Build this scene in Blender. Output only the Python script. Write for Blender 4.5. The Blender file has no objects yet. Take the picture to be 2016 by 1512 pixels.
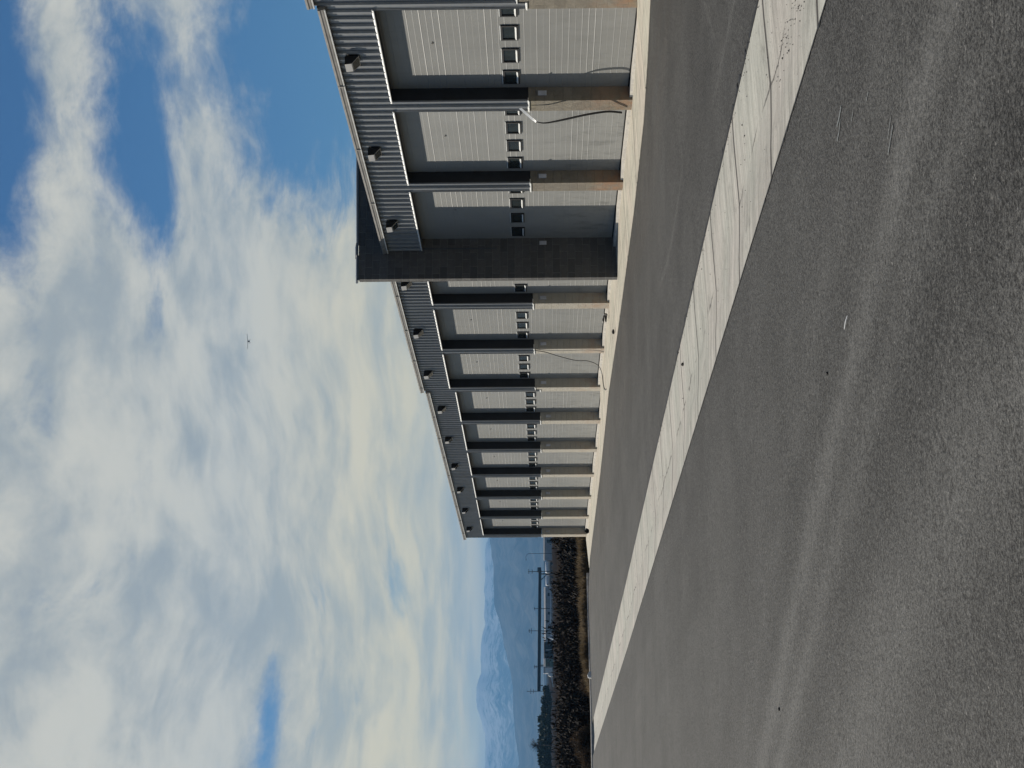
import bpy, bmesh, math, random
from mathutils import Vector, Matrix, noise as mnoise

S = bpy.context.scene
COL = S.collection
R_ = math.radians
random.seed(11)
EZ = 1.72                      # eye height above the yard at the camera
W, Y0, P, PW = 15.788, 25.9135, 4.27, 0.48   # facade plane, first pilaster, bay pitch, pilaster width
RD = 0.30                      # door recess
HRIB = 0.048

# ------------------------------------------------------------------ helpers
class MB:
    """collects faces, then links them as ONE mesh object"""
    def __init__(s): s.v = []; s.f = []; s.m = []
    def add(s, vs, fs, mi=0):
        o = len(s.v); s.v += [tuple(v) for v in vs]
        for f in fs: s.f.append([i + o for i in f]); s.m.append(mi)
    def quad(s, a, b, c, d, mi=0): s.add([a, b, c, d], [(0, 1, 2, 3)], mi)
    def box(s, x0, x1, y0, y1, z0, z1, mi=0):
        v = [(x, y, z) for z in (z0, z1) for y in (y0, y1) for x in (x0, x1)]
        s.add(v, [(0, 2, 3, 1), (4, 5, 7, 6), (0, 1, 5, 4), (2, 6, 7, 3), (0, 4, 6, 2), (1, 3, 7, 5)], mi)
    def tube(s, pts, r, n=6, mi=0, cap=True):
        pts = [Vector(p) for p in pts]; rs = r if isinstance(r, (list, tuple)) else [r] * len(pts)
        rings = []; up = None
        for i, p in enumerate(pts):
            t = (pts[min(i + 1, len(pts) - 1)] - pts[max(i - 1, 0)])
            t = t.normalized() if t.length > 1e-9 else Vector((0, 0, 1))
            if up is None: up = t.orthogonal().normalized()
            a = up - t * up.dot(t)
            a = a.normalized() if a.length > 1e-6 else t.orthogonal().normalized()
            up = a; b = t.cross(a)
            rings.append([p + a * (math.cos(k * 2 * math.pi / n) * rs[i]) + b * (math.sin(k * 2 * math.pi / n) * rs[i]) for k in range(n)])
        vs = [v for rg in rings for v in rg]; fs = []
        for i in range(len(pts) - 1):
            for k in range(n):
                k2 = (k + 1) % n
                fs.append((i * n + k, i * n + k2, (i + 1) * n + k2, (i + 1) * n + k))
        if cap: fs.append(tuple(range(n - 1, -1, -1))); fs.append(tuple((len(pts) - 1) * n + k for k in range(n)))
        s.add(vs, fs, mi)
    def prism(s, prof, y0, y1, mi=0, cap=True):
        """profile of (x, z) extruded along Y"""
        n = len(prof)
        vs = [(x, y0, z) for x, z in prof] + [(x, y1, z) for x, z in prof]
        fs = [(i, (i + 1) % n, n + (i + 1) % n, n + i) for i in range(n)]
        if cap: fs += [tuple(range(n - 1, -1, -1)), tuple(range(n, 2 * n))]
        s.add(vs, fs, mi)
    def build(s, name, mats, parent=None, smooth=False, shift=True, fix=False):
        me = bpy.data.meshes.new(name)
        dz = EZ if shift else 0.0
        me.from_pydata([(x, y, z + dz) for x, y, z in s.v], [], s.f)
        if not isinstance(mats, (list, tuple)): mats = [mats]
        for m in mats: me.materials.append(m)
        for p, i in zip(me.polygons, s.m): p.material_index = i; p.use_smooth = smooth
        me.update()
        if fix:
            bm = bmesh.new(); bm.from_mesh(me); bmesh.ops.recalc_face_normals(bm, faces=bm.faces); bm.to_mesh(me); bm.free()
        o = bpy.data.objects.new(name, me); COL.objects.link(o)
        if parent:
            o.parent = parent
            o.matrix_parent_inverse = parent.matrix_world.inverted()
        return o

def tag(o, label=None, cat=None, group=None, kind=None):
    if label: o['label'] = label
    if cat: o['category'] = cat
    if group: o['group'] = group
    if kind: o['kind'] = kind
    return o

def empty(name, loc=(0, 0, 0)):
    o = bpy.data.objects.new(name, None); COL.objects.link(o)
    o.location = (loc[0], loc[1], loc[2] + EZ); o.empty_display_size = .3
    bpy.context.view_layer.update()
    return o

def copy_tree(o, parent=None):
    c = o.copy(); COL.objects.link(c)
    if parent: c.parent = parent
    for ch in list(o.children): copy_tree(ch, c)
    return c

def lerp_tab(tab, t):
    if t <= tab[0][0]: return tab[0][1]
    for (a, va), (b, vb) in zip(tab, tab[1:]):
        if t <= b: return va + (vb - va) * (t - a) / (b - a)
    return tab[-1][1]

# ------------------------------------------------------------------ shader expression helper
class X:
    """socket expression: python operators become Math nodes"""
    nt = None
    def __init__(s, k): s.k = k
    @staticmethod
    def op(o, *a, clamp=False):
        n = X.nt.nodes.new('ShaderNodeMath'); n.operation = o; n.use_clamp = clamp
        for i, v in enumerate(a):
            v = v.k if isinstance(v, X) else v
            if isinstance(v, (int, float)): n.inputs[i].default_value = v
            else: X.nt.links.new(v, n.inputs[i])
        return X(n.outputs[0])
    def __add__(s, b): return X.op('ADD', s, b)
    __radd__ = __add__
    def __sub__(s, b): return X.op('SUBTRACT', s, b)
    def __rsub__(s, b): return X.op('SUBTRACT', b, s)
    def __mul__(s, b): return X.op('MULTIPLY', s, b)
    __rmul__ = __mul__
    def __truediv__(s, b): return X.op('DIVIDE', s, b)
    def abs(s): return X.op('ABSOLUTE', s)
    def clamp(s): return X.op('ADD', s, 0.0, clamp=True)

def sstep(x, a, b, lo=0., hi=1.):
    n = X.nt.nodes.new('ShaderNodeMapRange'); n.interpolation_type = 'SMOOTHSTEP'
    X.nt.links.new(x.k, n.inputs[0])
    for i, v in zip((1, 2, 3, 4), (a, b, lo, hi)): n.inputs[i].default_value = v
    return X(n.outputs[0])
def gauss(x, c, s):
    t = (x - c) * (1.0 / s)
    return X.op('POWER', 2.71828, (t * t) * -1.0)
def bump2(a, ca, sa, e, ce, se):
    t = (a - ca) * (1.0 / sa); u = (e - ce) * (1.0 / se)
    return X.op('POWER', 2.71828, (t * t + u * u) * -1.0)
def comb(x, y, z=0.0):
    n = X.nt.nodes.new('ShaderNodeCombineXYZ')
    for i, v in enumerate((x, y, z)):
        if isinstance(v, X): X.nt.links.new(v.k, n.inputs[i])
        else: n.inputs[i].default_value = v
    return n.outputs[0]
def noise(vec, scale=1.0, detail=4, rough=.55, dist=0.0):
    n = X.nt.nodes.new('ShaderNodeTexNoise')
    n.inputs['Scale'].default_value = scale; n.inputs['Detail'].default_value = detail
    n.inputs['Roughness'].default_value = rough; n.inputs['Distortion'].default_value = dist
    if vec is not None: X.nt.links.new(vec, n.inputs['Vector'])
    return X(n.outputs[0])
def mixc(f, a, b, mode='MIX'):
    n = X.nt.nodes.new('ShaderNodeMix'); n.data_type = 'RGBA'; n.blend_type = mode
    for i, v in ((0, f), (6, a), (7, b)):
        if isinstance(v, X): X.nt.links.new(v.k, n.inputs[i])
        elif hasattr(v, 'is_output'): X.nt.links.new(v, n.inputs[i])
        elif isinstance(v, (int, float)): n.inputs[i].default_value = v
        else: n.inputs[i].default_value = (*v, 1) if len(v) == 3 else v
    return n.outputs[2]
def sep(vec):
    n = X.nt.nodes.new('ShaderNodeSeparateXYZ'); X.nt.links.new(vec, n.inputs[0])
    return X(n.outputs[0]), X(n.outputs[1]), X(n.outputs[2])

class Mat:
    """with Mat('name') as m: ... m.out(color, rough, ...)"""
    def __init__(s, name, rough=.7, metal=0., spec=.4):
        s.m = bpy.data.materials.new(name); s.m.use_nodes = True
        s.nt = s.m.node_tree; s.b = s.nt.nodes['Principled BSDF']
        s.b.inputs['Roughness'].default_value = rough; s.b.inputs['Metallic'].default_value = metal
        s.b.inputs['Specular IOR Level'].default_value = spec
        X.nt = s.nt
        s.tc = s.nt.nodes.new('ShaderNodeTexCoord').outputs['Object']
        s.geo = s.nt.nodes.new('ShaderNodeNewGeometry')
        s.pos = s.geo.outputs['Position']
    def color(s, c):
        if hasattr(c, 'is_output'): s.nt.links.new(c, s.b.inputs['Base Color'])
        else: s.b.inputs['Base Color'].default_value = (*c, 1)
    def rough(s, r): s.nt.links.new(r.k, s.b.inputs['Roughness'])
    def bump(s, h, dist=.01, strength=1.0):
        n = s.nt.nodes.new('ShaderNodeBump'); n.inputs['Distance'].default_value = dist; n.inputs['Strength'].default_value = strength
        s.nt.links.new(h.k, n.inputs['Height']); s.nt.links.new(n.outputs[0], s.b.inputs['Normal'])

def simple(name, c, rough=.7, metal=0., var=.25, scale=3., spec=.4):
    m = Mat(name, rough, metal, spec)
    n = noise(m.pos, scale, 5, .6)
    m.color(mixc(sstep(n, .3, .7), tuple(v * (1 - var) for v in c), tuple(min(1, v * (1 + var)) for v in c)))
    return m.m

# ------------------------------------------------------------------ materials
M = {}
def mats():
    # asphalt --------------------------------------------------------
    m = Mat('asphalt', .82, spec=.25)
    x, y, z = sep(m.pos)
    g1 = noise(m.pos, 62, 3, .75); g2 = noise(m.pos, 24, 3, .65); g3 = noise(m.pos, 300, 2, .6)
    big = noise(m.pos, .33, 4, .55); med = noise(m.pos, 1.7, 4, .6)
    lane = noise(comb(x * .9, y * .07), 1.0, 4, .6)                 # long paver streaks along the yard
    # worn wheel path curving through the foreground, and fainter ones
    wob = (noise(m.pos, 1.1, 3, .6) - .5) * .22
    f1 = (3.32 + wob) - (y - 6.3) * (y - 6.3) * .0165 - (y - 6.3) * .235 + gauss(y, 6.6, 1.4) * .12
    d1 = x - f1
    t1 = gauss(d1, .05, .24) * 1.25 + gauss(d1, -.52, .19) * 1.1 * sstep(y, 5.0, 12.0, .55, 1.0) * .9
    t2 = gauss(x - (f1 - 1.85), 0, .42) * .8 - gauss(x - (f1 - 1.05), 0, .22) * .25 + gauss(x - (f1 + 1.0), 0, .25) * .3
    v1 = gauss(x - (7.83 + (y - 14) * .02), 0, .07) * sstep(y, 12, 13) * sstep(y, 16, 14)
    v2 = gauss(x - (8.4 + (y - 14.7) * 1.15), 0, .08) * sstep(y, 14.3, 14.9) * sstep(y, 16, 15)
    v3 = gauss(x - (8.75 + (y - 21) * (y - 21) * .04), 0, .07) * sstep(y, 18.5, 20) * sstep(y, 24.5, 23)
    wear = (t1 + t2) * sstep(noise(m.pos, 9, 3, .7), .25, .7, .45, 1.0)
    tone = sstep(big, .3, .7, -.18, .18) + sstep(med, .3, .7, -.11, .11) + sstep(lane, .3, .7, -.12, .12) + wear * .92 - sstep(noise(m.pos, .8, 5, .7), .62, .80) * .12 + (v1 + v2 + v3) * .42
    # reddish dust washed onto the paving next to the building
    dust = sstep(x, 8.8, 13.8) * sstep(noise(comb(x * 1.5, y * .12), 1.0, 4, .6), .3, .65)
    grain = sstep(g1, .30, .70, -1.15, 1.15) + sstep(g2, .3, .7, -.45, .45) + sstep(g3, .3, .7, -.3, .3)
    val = X.op('MAXIMUM', tone + grain * .9 + 1.0, .12) * .053
    c = mixc(dust * .6, comb(val, val * .985, val * .92), comb(val * 1.14, val * 1.0, val * .84))
    specks = sstep(noise(m.pos, 42, 1, .3), .74, .79)
    c = mixc(specks * .7, c, (.27, .26, .24))
    pits = sstep(noise(m.pos, 19, 1, .3), .755, .80)
    c = mixc(pits * .85, c, (.006, .006, .006))
    m.color(c); m.bump(g1 + g2 * .8, .014, .8); M['asphalt'] = m.m
    M['tar'] = simple('tar', (.012, .012, .012), .6, var=.4, scale=20)
    M['scrape'] = simple('scrape', (.17, .18, .175), .7, var=.5, scale=60)
    # concrete -------------------------------------------------------
    def concrete(name, base, joints, rough=.8):
        m = Mat(name, rough, spec=.25)
        x, y, z = sep(m.pos)
        broom = noise(comb(x * 1.2, y * 34), 1.0, 3, .6); broom2 = noise(comb(x * .5, y * 5.5), 1.0, 4, .6)
        n1 = noise(m.pos, .9, 4, .6); n2 = noise(m.pos, 14, 4, .65); sp = noise(m.pos, 55, 1, .4)
        val = .97 + sstep(broom, .3, .7, -.15, .15) + sstep(broom2, .3, .7, -.17, .15) + sstep(n1, .3, .7, -.08, .08) + sstep(n2, .3, .7, -.06, .06)
        stain = sstep(noise(m.pos, 2.1, 6, .7, .4), .52, .74) * .34
        val = val - stain
        warm = noise(m.pos, .45, 3, .6)
        c = mixc(sstep(warm, .35, .65), tuple(b * k for b, k in zip(base, (.98, .99, .95))), tuple(b * k for b, k in zip(base, (1.0, .955, .93))))
        c = mixc(1.0, c, comb(val, val, val), 'MULTIPLY')
        c = mixc(sstep(sp, .68, .74) * .55, c, (.07, .065, .06))
        for j in joints(x, y, m): c = mixc(j, c, (.055, .05, .045))
        m.color(c); m.bump(broom * .6 + n2 * .8, .006, .6)
        return m.m
    def cross(y, off, pitch, w):
        fr = X.op('FRACT', (y - off) / pitch + 100.0)
        d = (fr - .5).abs() * pitch                                     # distance from mid-slab
        return sstep(d, pitch / 2 - w * 1.6, pitch / 2 - w * .4)
    def jg(x, y, m):
        wv = (noise(m.pos, .7, 3, .6) - .5) * .30 + (noise(m.pos, 5, 3, .7) - .5) * .10
        crack = sstep(((x - 5.98) + wv).abs(), .026, .005) * sstep(noise(m.pos, 1.1, 2, .5), .44, .56) * .8
        return [cross(y + (noise(m.pos, .8, 2, .5) - .5) * .05, 8.9, 2.325, .036), crack]
    def ja(x, y, m):
        a = sstep((x - 14.75 + (noise(m.pos, .3, 2, .5) - .5) * .3).abs(), .02, .006) * .7
        return [cross(y, Y0 + .24, P, .03), a]
    M['gutter'] = concrete('concrete_gutter', (.415, .408, .37), jg)
    M['apron'] = concrete('concrete_apron', (.50, .47, .40), ja)
    M['sill'] = simple('concrete_sill', (.5, .47, .42), .8, var=.15, scale=6)
    M['crumb'] = simple('asphalt_crumb', (.018, .017, .016), .8, var=.4, scale=40)
    M['stone'] = simple('stone', (.05, .045, .04), .8, var=.4, scale=30)
    # building -------------------------------------------------------
    m = Mat('steel_cladding', .38, .45, .5)
    x, y, z = sep(m.pos)
    n = noise(comb(y * 2, z * .35), 1.0, 4, .6); n2 = noise(m.pos, 9, 4, .6)
    v = 1 + sstep(n, .3, .7, -.10, .10) + sstep(n2, .3, .7, -.07, .07)
    m.color(comb(v * .225, v * .23, v * .235)); m.bump(noise(m.pos, 2.3, 2, .5), .006, .5); M['steel'] = m.m
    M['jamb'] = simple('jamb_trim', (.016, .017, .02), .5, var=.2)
    M['bright'] = simple('bright_flashing', (.80, .80, .76), .35, .0, .1, 8)
    M['gutter_metal'] = simple('gutter_metal', (.27, .255, .23), .5, 0., .15, 4)
    M['coping'] = simple('coping_metal', (.07, .08, .09), .45, .2, .15, 4)
    m = Mat('door_panel', .5, spec=.4)
    x, y, z = sep(m.pos)
    v = 1 + sstep(noise(comb(y * .8, z * .4, x), 1.0, 4, .65), .3, .7, -.06, .06)
    low = sstep(z, 2.6, .2)                                             # grime on the lower panels
    smudge = noise(comb(y * 3, z * 1.3), 1.0, 5, .7)
    streak = noise(comb(y * 9, z * .5), 1.0, 3, .6)
    bay = X.op('FRACT', X.op('SINE', X.op('FLOOR', (y - Y0) / P) * 12.99) * 437.5) - .5
    v = v + bay * .12 - low * sstep(smudge, .45, .75) * (.30 + bay * .3) - sstep(streak, .5, .8) * .07 - low * .05
    m.color(comb(v * .24, v * .24, v * .225)); m.bump(noise(m.pos, 60, 3, .7), .002, .5); M['door'] = m.m
    M['frame'] = simple('window_frame', (.010, .010, .011), .6, var=.2)
    M['pane'] = simple('window_pane', (.022, .027, .026), .22, var=.3, spec=.2)
    def block(name, c1, c2, rust, rough=.9):
        m = Mat(name, rough, spec=.2)
        x, y, z = sep(m.pos)
        br = X.nt.nodes.new('ShaderNodeTexBrick')
        X.nt.links.new(comb(y + x, z), br.inputs['Vector'])
        br.inputs['Scale'].default_value = 1; br.inputs['Mortar Size'].default_value = .008
        br.inputs['Brick Width'].default_value = .406; br.inputs['Row Height'].default_value = .203
        br.inputs['Color1'].default_value = (*c1, 1); br.inputs['Color2'].default_value = (*c2, 1)
        br.inputs['Mortar'].default_value = (*[v * (.9 if rust else 1.38) for v in c1], 1); br.offset = .5
        n1 = noise(m.pos, 7, 5, .7); n2 = noise(m.pos, 45, 4, .7)
        c = mixc(sstep(n1, .3, .75) * .5, br.outputs[0], tuple(v * .5 for v in c1))
        if rust: c = mixc(sstep(y, 36, 46) * .75, c, (.50, .47, .40))
        if rust:
            k = sstep(z, 1.1, -.35) * sstep(noise(m.pos, 2.4, 5, .7), .33, .68) * sstep(y, 62, 34, .35, 1.0)
            c = mixc(k * .75, c, (.34, .17, .085))
            c = mixc(sstep(noise(m.pos, 1.4, 4, .7), .5, .75) * .4 * sstep(y, 50, 34, .3, 1.0), c, (.26, .22, .13))
        m.color(c); m.bump(n1 + n2 * .7 + X(br.outputs[1]) * -.6, .02, .9)
        return m.m
    M['pier'] = block('pier_block', (.255, .228, .182), (.21, .187, .15), True)
    M['firewall'] = block('fire_wall_block', (.135, .13, .122), (.090, .088, .085), False)
    M['fixture'] = simple('fixture_housing', (.42, .41, .39), .4, 0, .08)
    M['fixture_dark'] = simple('fixture_dark', (.012, .012, .012), .6, spec=.2)
    M['plate'] = simple('outlet_plate', (.48, .49, .52), .5)
    M['black_rubber'] = simple('black_rubber', (.006, .006, .006), .85, spec=.1)
    M['white_strip'] = simple('white_strip', (.82, .82, .8), .4, var=.05)
    # far things -----------------------------------------------------
    m = Mat('field_ground', 1.0, spec=0.0)
    n = noise(m.pos, .012, 5, .6); n2 = noise(m.pos, .25, 5, .65)
    c = mixc(sstep(n, .35, .65), (.017, .012, .008), (.034, .024, .016)); c = mixc(sstep(n2, .35, .7) * .5, c, (.012, .009, .006)); m.color(c); M['field'] = m.m
    M['verge'] = simple('verge_soil', (.10, .08, .055), .95, var=.4, scale=3)
    def leaf(name, c1, c2, trans=.0):
        m = Mat(name, .85, spec=.15)
        c = mixc(sstep(noise(m.pos, .9, 4, .6), .35, .65), c1, c2); m.color(c)
        if trans:
            tr = m.nt.nodes.new('ShaderNodeBsdfTranslucent'); m.nt.links.new(c, tr.inputs['Color'])
            mx = m.nt.nodes.new('ShaderNodeMixShader'); mx.inputs[0].default_value = trans
            m.nt.links.new(m.b.outputs[0], mx.inputs[1]); m.nt.links.new(tr.outputs[0], mx.inputs[2])
            m.nt.links.new(mx.outputs[0], m.nt.nodes['Material Output'].inputs['Surface'])
        return m.m
    M['grass'] = leaf('dry_grass', (.10, .075, .045), (.20, .155, .10), .45)
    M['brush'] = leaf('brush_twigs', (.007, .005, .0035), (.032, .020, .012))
    M['shrub'] = leaf('shrub_twigs', (.03, .022, .015), (.10, .07, .045), .3)
    M['tree'] = leaf('tree_leaf', (.025, .035, .02), (.06, .07, .035))
    M['bark'] = simple('bark', (.05, .04, .03), .9)
    def hill(name, c1, c2, snow):
        m = Mat(name, .95, spec=.05)
        x, y, z = sep(m.pos)
        n = noise(comb(x * .0022, y * .0022, z * .0011), 1.0, 8, .66); n2 = noise(comb(x * .009, y * .009, z * .004), 1.0, 6, .7)
        c = mixc(sstep(n * .55 + n2 * .45, .42, .60), c1, c2)
        if snow:
            k = sstep(z + (n2 - .5) * 1300 + (n - .5) * 700, 480, 680)
            c = mixc(k * .45, c, (.6, .61, .63))
        m.color(c); return m.m
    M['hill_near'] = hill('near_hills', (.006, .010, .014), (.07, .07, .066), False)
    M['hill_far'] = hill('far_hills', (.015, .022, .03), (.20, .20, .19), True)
    M['dark_steel'] = simple('dark_steel', (.012, .012, .014), .6)
    M['pole_wood'] = simple('pole_wood', (.03, .026, .022), .9)
    M['white_paint'] = simple('white_paint', (.78, .78, .76), .4, var=.06, scale=.5)
    M['grey_wall'] = simple('grey_wall', (.42, .43, .44), .7, var=.2, scale=.15)
    M['grey_roof'] = simple('grey_roof', (.22, .23, .25), .6, var=.2, scale=.1)
    M['dark_wall'] = simple('dark_wall', (.02, .02, .02), .8)
    M['green_wall'] = simple('green_wall', (.10, .16, .13), .7, var=.2, scale=.2)
    M['glass_far'] = simple('glass_far', (.02, .025, .03), .15)
    M['plane_paint'] = simple('aircraft_paint', (.10, .10, .105), .45)
    M['plane_glass'] = simple('aircraft_glass', (.02, .02, .025), .1)
    M['cable'] = simple('cable_jacket', (.035, .034, .033), .5)
    M['cable_light'] = simple('hose_jacket', (.10, .10, .095), .45)
mats()

# ------------------------------------------------------------------ ground levels (relative to the eye)
def z_yard(Y):
    return -1.72 - .0107 * Y if Y < 40 else -1.72 - .0107 * 40 - .0086 * (Y - 40)
EDGE = [(-30, -1.72), (10, -1.80), (23, -1.87), (25, -1.95), (27.5, -2.03), (32, -2.08), (40, -2.085), (46, -2.06), (51, -2.11), (57, -2.16), (66, -2.2), (74, -2.235), (84, -2.42)]
BASE = [(-30, -1.80), (25.2, -1.82), (26.1, -1.855), (26.9, -1.93), (28.5, -1.985), (30, -2.0), (51.2, -2.0), (55.6, -2.18), (58, -2.19), (78, -2.19), (84, -2.36)]
GX0, GX1, AX = 5.17, 6.87, 13.9
YN, YF = -24.0, 84.0
def z_ground(x, y):
    zs = z_yard(y)
    if x <= 7.0: return zs + max(0, -x) * .004
    t = min(1, (x - 7.0) / (AX - 7.0)); t = t * t * (3 - 2 * t) * .35 + t * .65
    return zs + (lerp_tab(EDGE, y) - .018 - zs) * t

def build_ground():
    ys = []; y = YN
    while y < YF - .01: ys.append(y); y += .5 if y < 60 else 1.0
    ys.append(YF)
    mb = MB()
    def patch(xs):
        vs = [(x, y, z_ground(x, y)) for y in ys for x in xs]; n = len(xs)
        mb.add(vs, [(j * n + i, j * n + i + 1, (j + 1) * n + i + 1, (j + 1) * n + i) for j in range(len(ys) - 1) for i in range(n - 1)])
    patch([-40, -30, -20, -12, -8, -6, -4, -2, 0, 1, 2, 3, 4, GX0])
    patch([GX1, 7.4, 8, 9, 10, 11, 12, 13, 13.5, AX + .02])
    # ragged tar seams along the gutter; dark line for the apron lip shadow
    rnd = random.Random(3)
    def seam(xf, w, j, side):
        y = 0.0; prev = None
        while y < 80:
            a = w * (.35 + rnd.random() * 1.2) + (rnd.random() < .12) * w * 1.0
            z = z_ground(xf + side * .03, y) + .006
            cur = ((xf - side * .004, y, z + .002), (xf + side * a, y, z))
            if prev: mb.quad(prev[0], prev[1], cur[1], cur[0], 1)
            prev = cur; y += .06 if y < 30 else .2
    seam(GX1, .055, .5, 1); seam(GX0, .012, .5, -1); seam(AX, .02, .5, -1)
    # pale scrapes gouged into the paving
    def scr(pts, w):
        for (ax, ay), (bx, by) in zip(pts, pts[1:]):
            d = Vector((bx - ax, by - ay)); n = Vector((-d.y, d.x)).normalized() * w
            q = [(ax - n.x, ay - n.y), (ax + n.x, ay + n.y), (bx + n.x, by + n.y), (bx - n.x, by - n.y)]
            mb.quad(*[(a, b, z_ground(a, b) + .005) for a, b in q], 2)
    scr([(4.31, 8.37), (4.275, 8.46), (4.26, 8.54)], .012); scr([(4.25, 8.42), (4.20, 8.48), (4.175, 8.56)], .010)
    scr([(4.11, 8.05), (4.08, 8.11)], .006); scr([(4.01, 7.62), (3.99, 7.69)], .006); scr([(3.56, 7.13), (3.47, 7.28)], .008); scr([(3.62, 7.16), (3.55, 7.26)], .005)
    tag(mb.build('parking_lot', [M['asphalt'], M['tar'], M['scrape']]), kind='structure')
    # concrete valley gutter
    mb = MB(); xs = [GX0, GX0 + .25, 5.62, 5.95, 6.3, 6.62, GX1]; dip = [.008, .002, -.012, -.026, -.012, .0, .004]
    y2 = [y for y in ys if y < 80.5]
    vs = [(x, y, z_yard(y) + d) for y in y2 for x, d in zip(xs, dip)]; n = len(xs)
    mb.add(vs, [(j * n + i, j * n + i + 1, (j + 1) * n + i + 1, (j + 1) * n + i) for j in range(len(y2) - 1) for i in range(n - 1)])
    tag(mb.build('concrete_gutter', M['gutter']), kind='structure')
    # concrete apron along the building
    mb = MB(); ya = [YN + k * .4 for k in range(int((80.5 - YN) / .4))]
    vs = []
    ts = [0, .12, .4, .7, 1.0]
    for y in ya:
        x0 = AX + max(0, (y - 76.5)) * .3
        e, b = lerp_tab(EDGE, y), lerp_tab(BASE, y)
        vs.append((x0, y, e - .12))
        for t in ts: vs.append((x0 + (16.05 - x0) * t, y, e + (b - e) * t))
    n = len(ts) + 1
    mb.add(vs, [(j * n + i, j * n + i + 1, (j + 1) * n + i + 1, (j + 1) * n + i) for j in range(len(ya) - 1) for i in range(n - 1)])
    tag(mb.build('concrete_apron', M['apron']), kind='structure')
    # low concrete kerb at the far end of the yard
    mb = MB()
    prev = None
    for k in range(0, 34):
        x = -18 + k
        z = z_ground(min(x, 15), YF)
        cur = [(x, YF - .02, z - .2), (x, YF - .02, z + .05), (x, YF + .03, z + .075), (x, YF + .26, z + .075), (x, YF + .28, z - .3)]
        if prev:
            for i in range(4): mb.quad(prev[i], cur[i], cur[i + 1], prev[i + 1])
        prev = cur
    tag(mb.build('kerb', M['sill']), kind='structure')
    # bank behind the kerb, then the open field out to the hills
    mb = MB(); prev = None
    for k in range(0, 60):
        x = -40 + k * 1.6
        zt = z_ground(min(x, 15), YF) - .03
        cur = [(x, YF + .2, zt), (x, YF + 2.2, zt - .05 + random.uniform(-.05, .05)), (x, YF + 7, -2.95), (x, YF + 14, -3.08)]
        if prev:
            for i in range(3): mb.quad(prev[i], cur[i], cur[i + 1], prev[i + 1])
        prev = cur
    tag(mb.build('verge', M['verge']), kind='structure')
    mb = MB(); rs = [0.5, 40, 90, 110, 150, 220, 320, 450, 650, 900, 1200, 1700, 2500, 4000, 7000, 12000, 20000, 30000]
    na = 96
    vs = [(r * math.sin(a * 2 * math.pi / na), r * math.cos(a * 2 * math.pi / na), lerp_tab([(0, -3.05), (110, -3.05), (1000, -5.8), (2500, -6.2), (30000, -6.5)], r)) for r in rs for a in range(na)]
    fs = [(j * na + i, (j + 1) * na + i, (j + 1) * na + (i + 1) % na, j * na + (i + 1) % na) for j in range(len(rs) - 1) for i in range(na)]
    fs.append(tuple(range(na)))
    mb.add(vs, fs)
    tag(mb.build('field', M['field'], fix=True), kind='structure')
build_ground()

# ------------------------------------------------------------------ the storage building
def sec_off(n): return .19 if n < 0 else (0.0 if n < 6 else -.18)
Z_CAP, Z_HEAD, Z_EAVE, Z_BASE = .27, 3.253, 4.165, -2.0
FWY = Y0 + 3 * P
NB0, NB1 = -3, 12               # first bay, one past last bay
YEND = Y0 + 12 * P + .62

B = empty('storage_building', (W, Y0, Z_BASE))
tag(B, 'long grey metal-clad storage building with a row of roll-up garage doors', 'building')

def corr(mb, y0, y1, z0, z1, x):
    pts = []
    k0 = int((y0 - Y0 - .24) / (P / 16)) - 2; k1 = int((y1 - Y0 - .24) / (P / 16)) + 2
    brk = []
    for k in range(k0, k1 + 1):
        c = Y0 + .24 + k * P / 16
        brk += [(c - .036, 0), (c - .018, HRIB), (c + .018, HRIB), (c + .036, 0)]
        for q in (.092, .175): brk += [(c + q - .017, 0), (c + q - .007, .006), (c + q + .007, .006), (c + q + .017, 0)]
    def h(y):
        for (a, ha), (b, hb) in zip(brk, brk[1:]):
            if a <= y <= b: return ha + (hb - ha) * (y - a) / (b - a)
        return 0
    pts = [(y0, h(y0))] + [b for b in brk if y0 < b[0] < y1] + [(y1, h(y1))]
    vs = [(x - hh, y, z) for y, hh in pts for z in (z0, z1)]
    mb.add(vs, [(2 * i, 2 * i + 2, 2 * i + 3, 2 * i + 1) for i in range(len(pts) - 1)])

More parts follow.
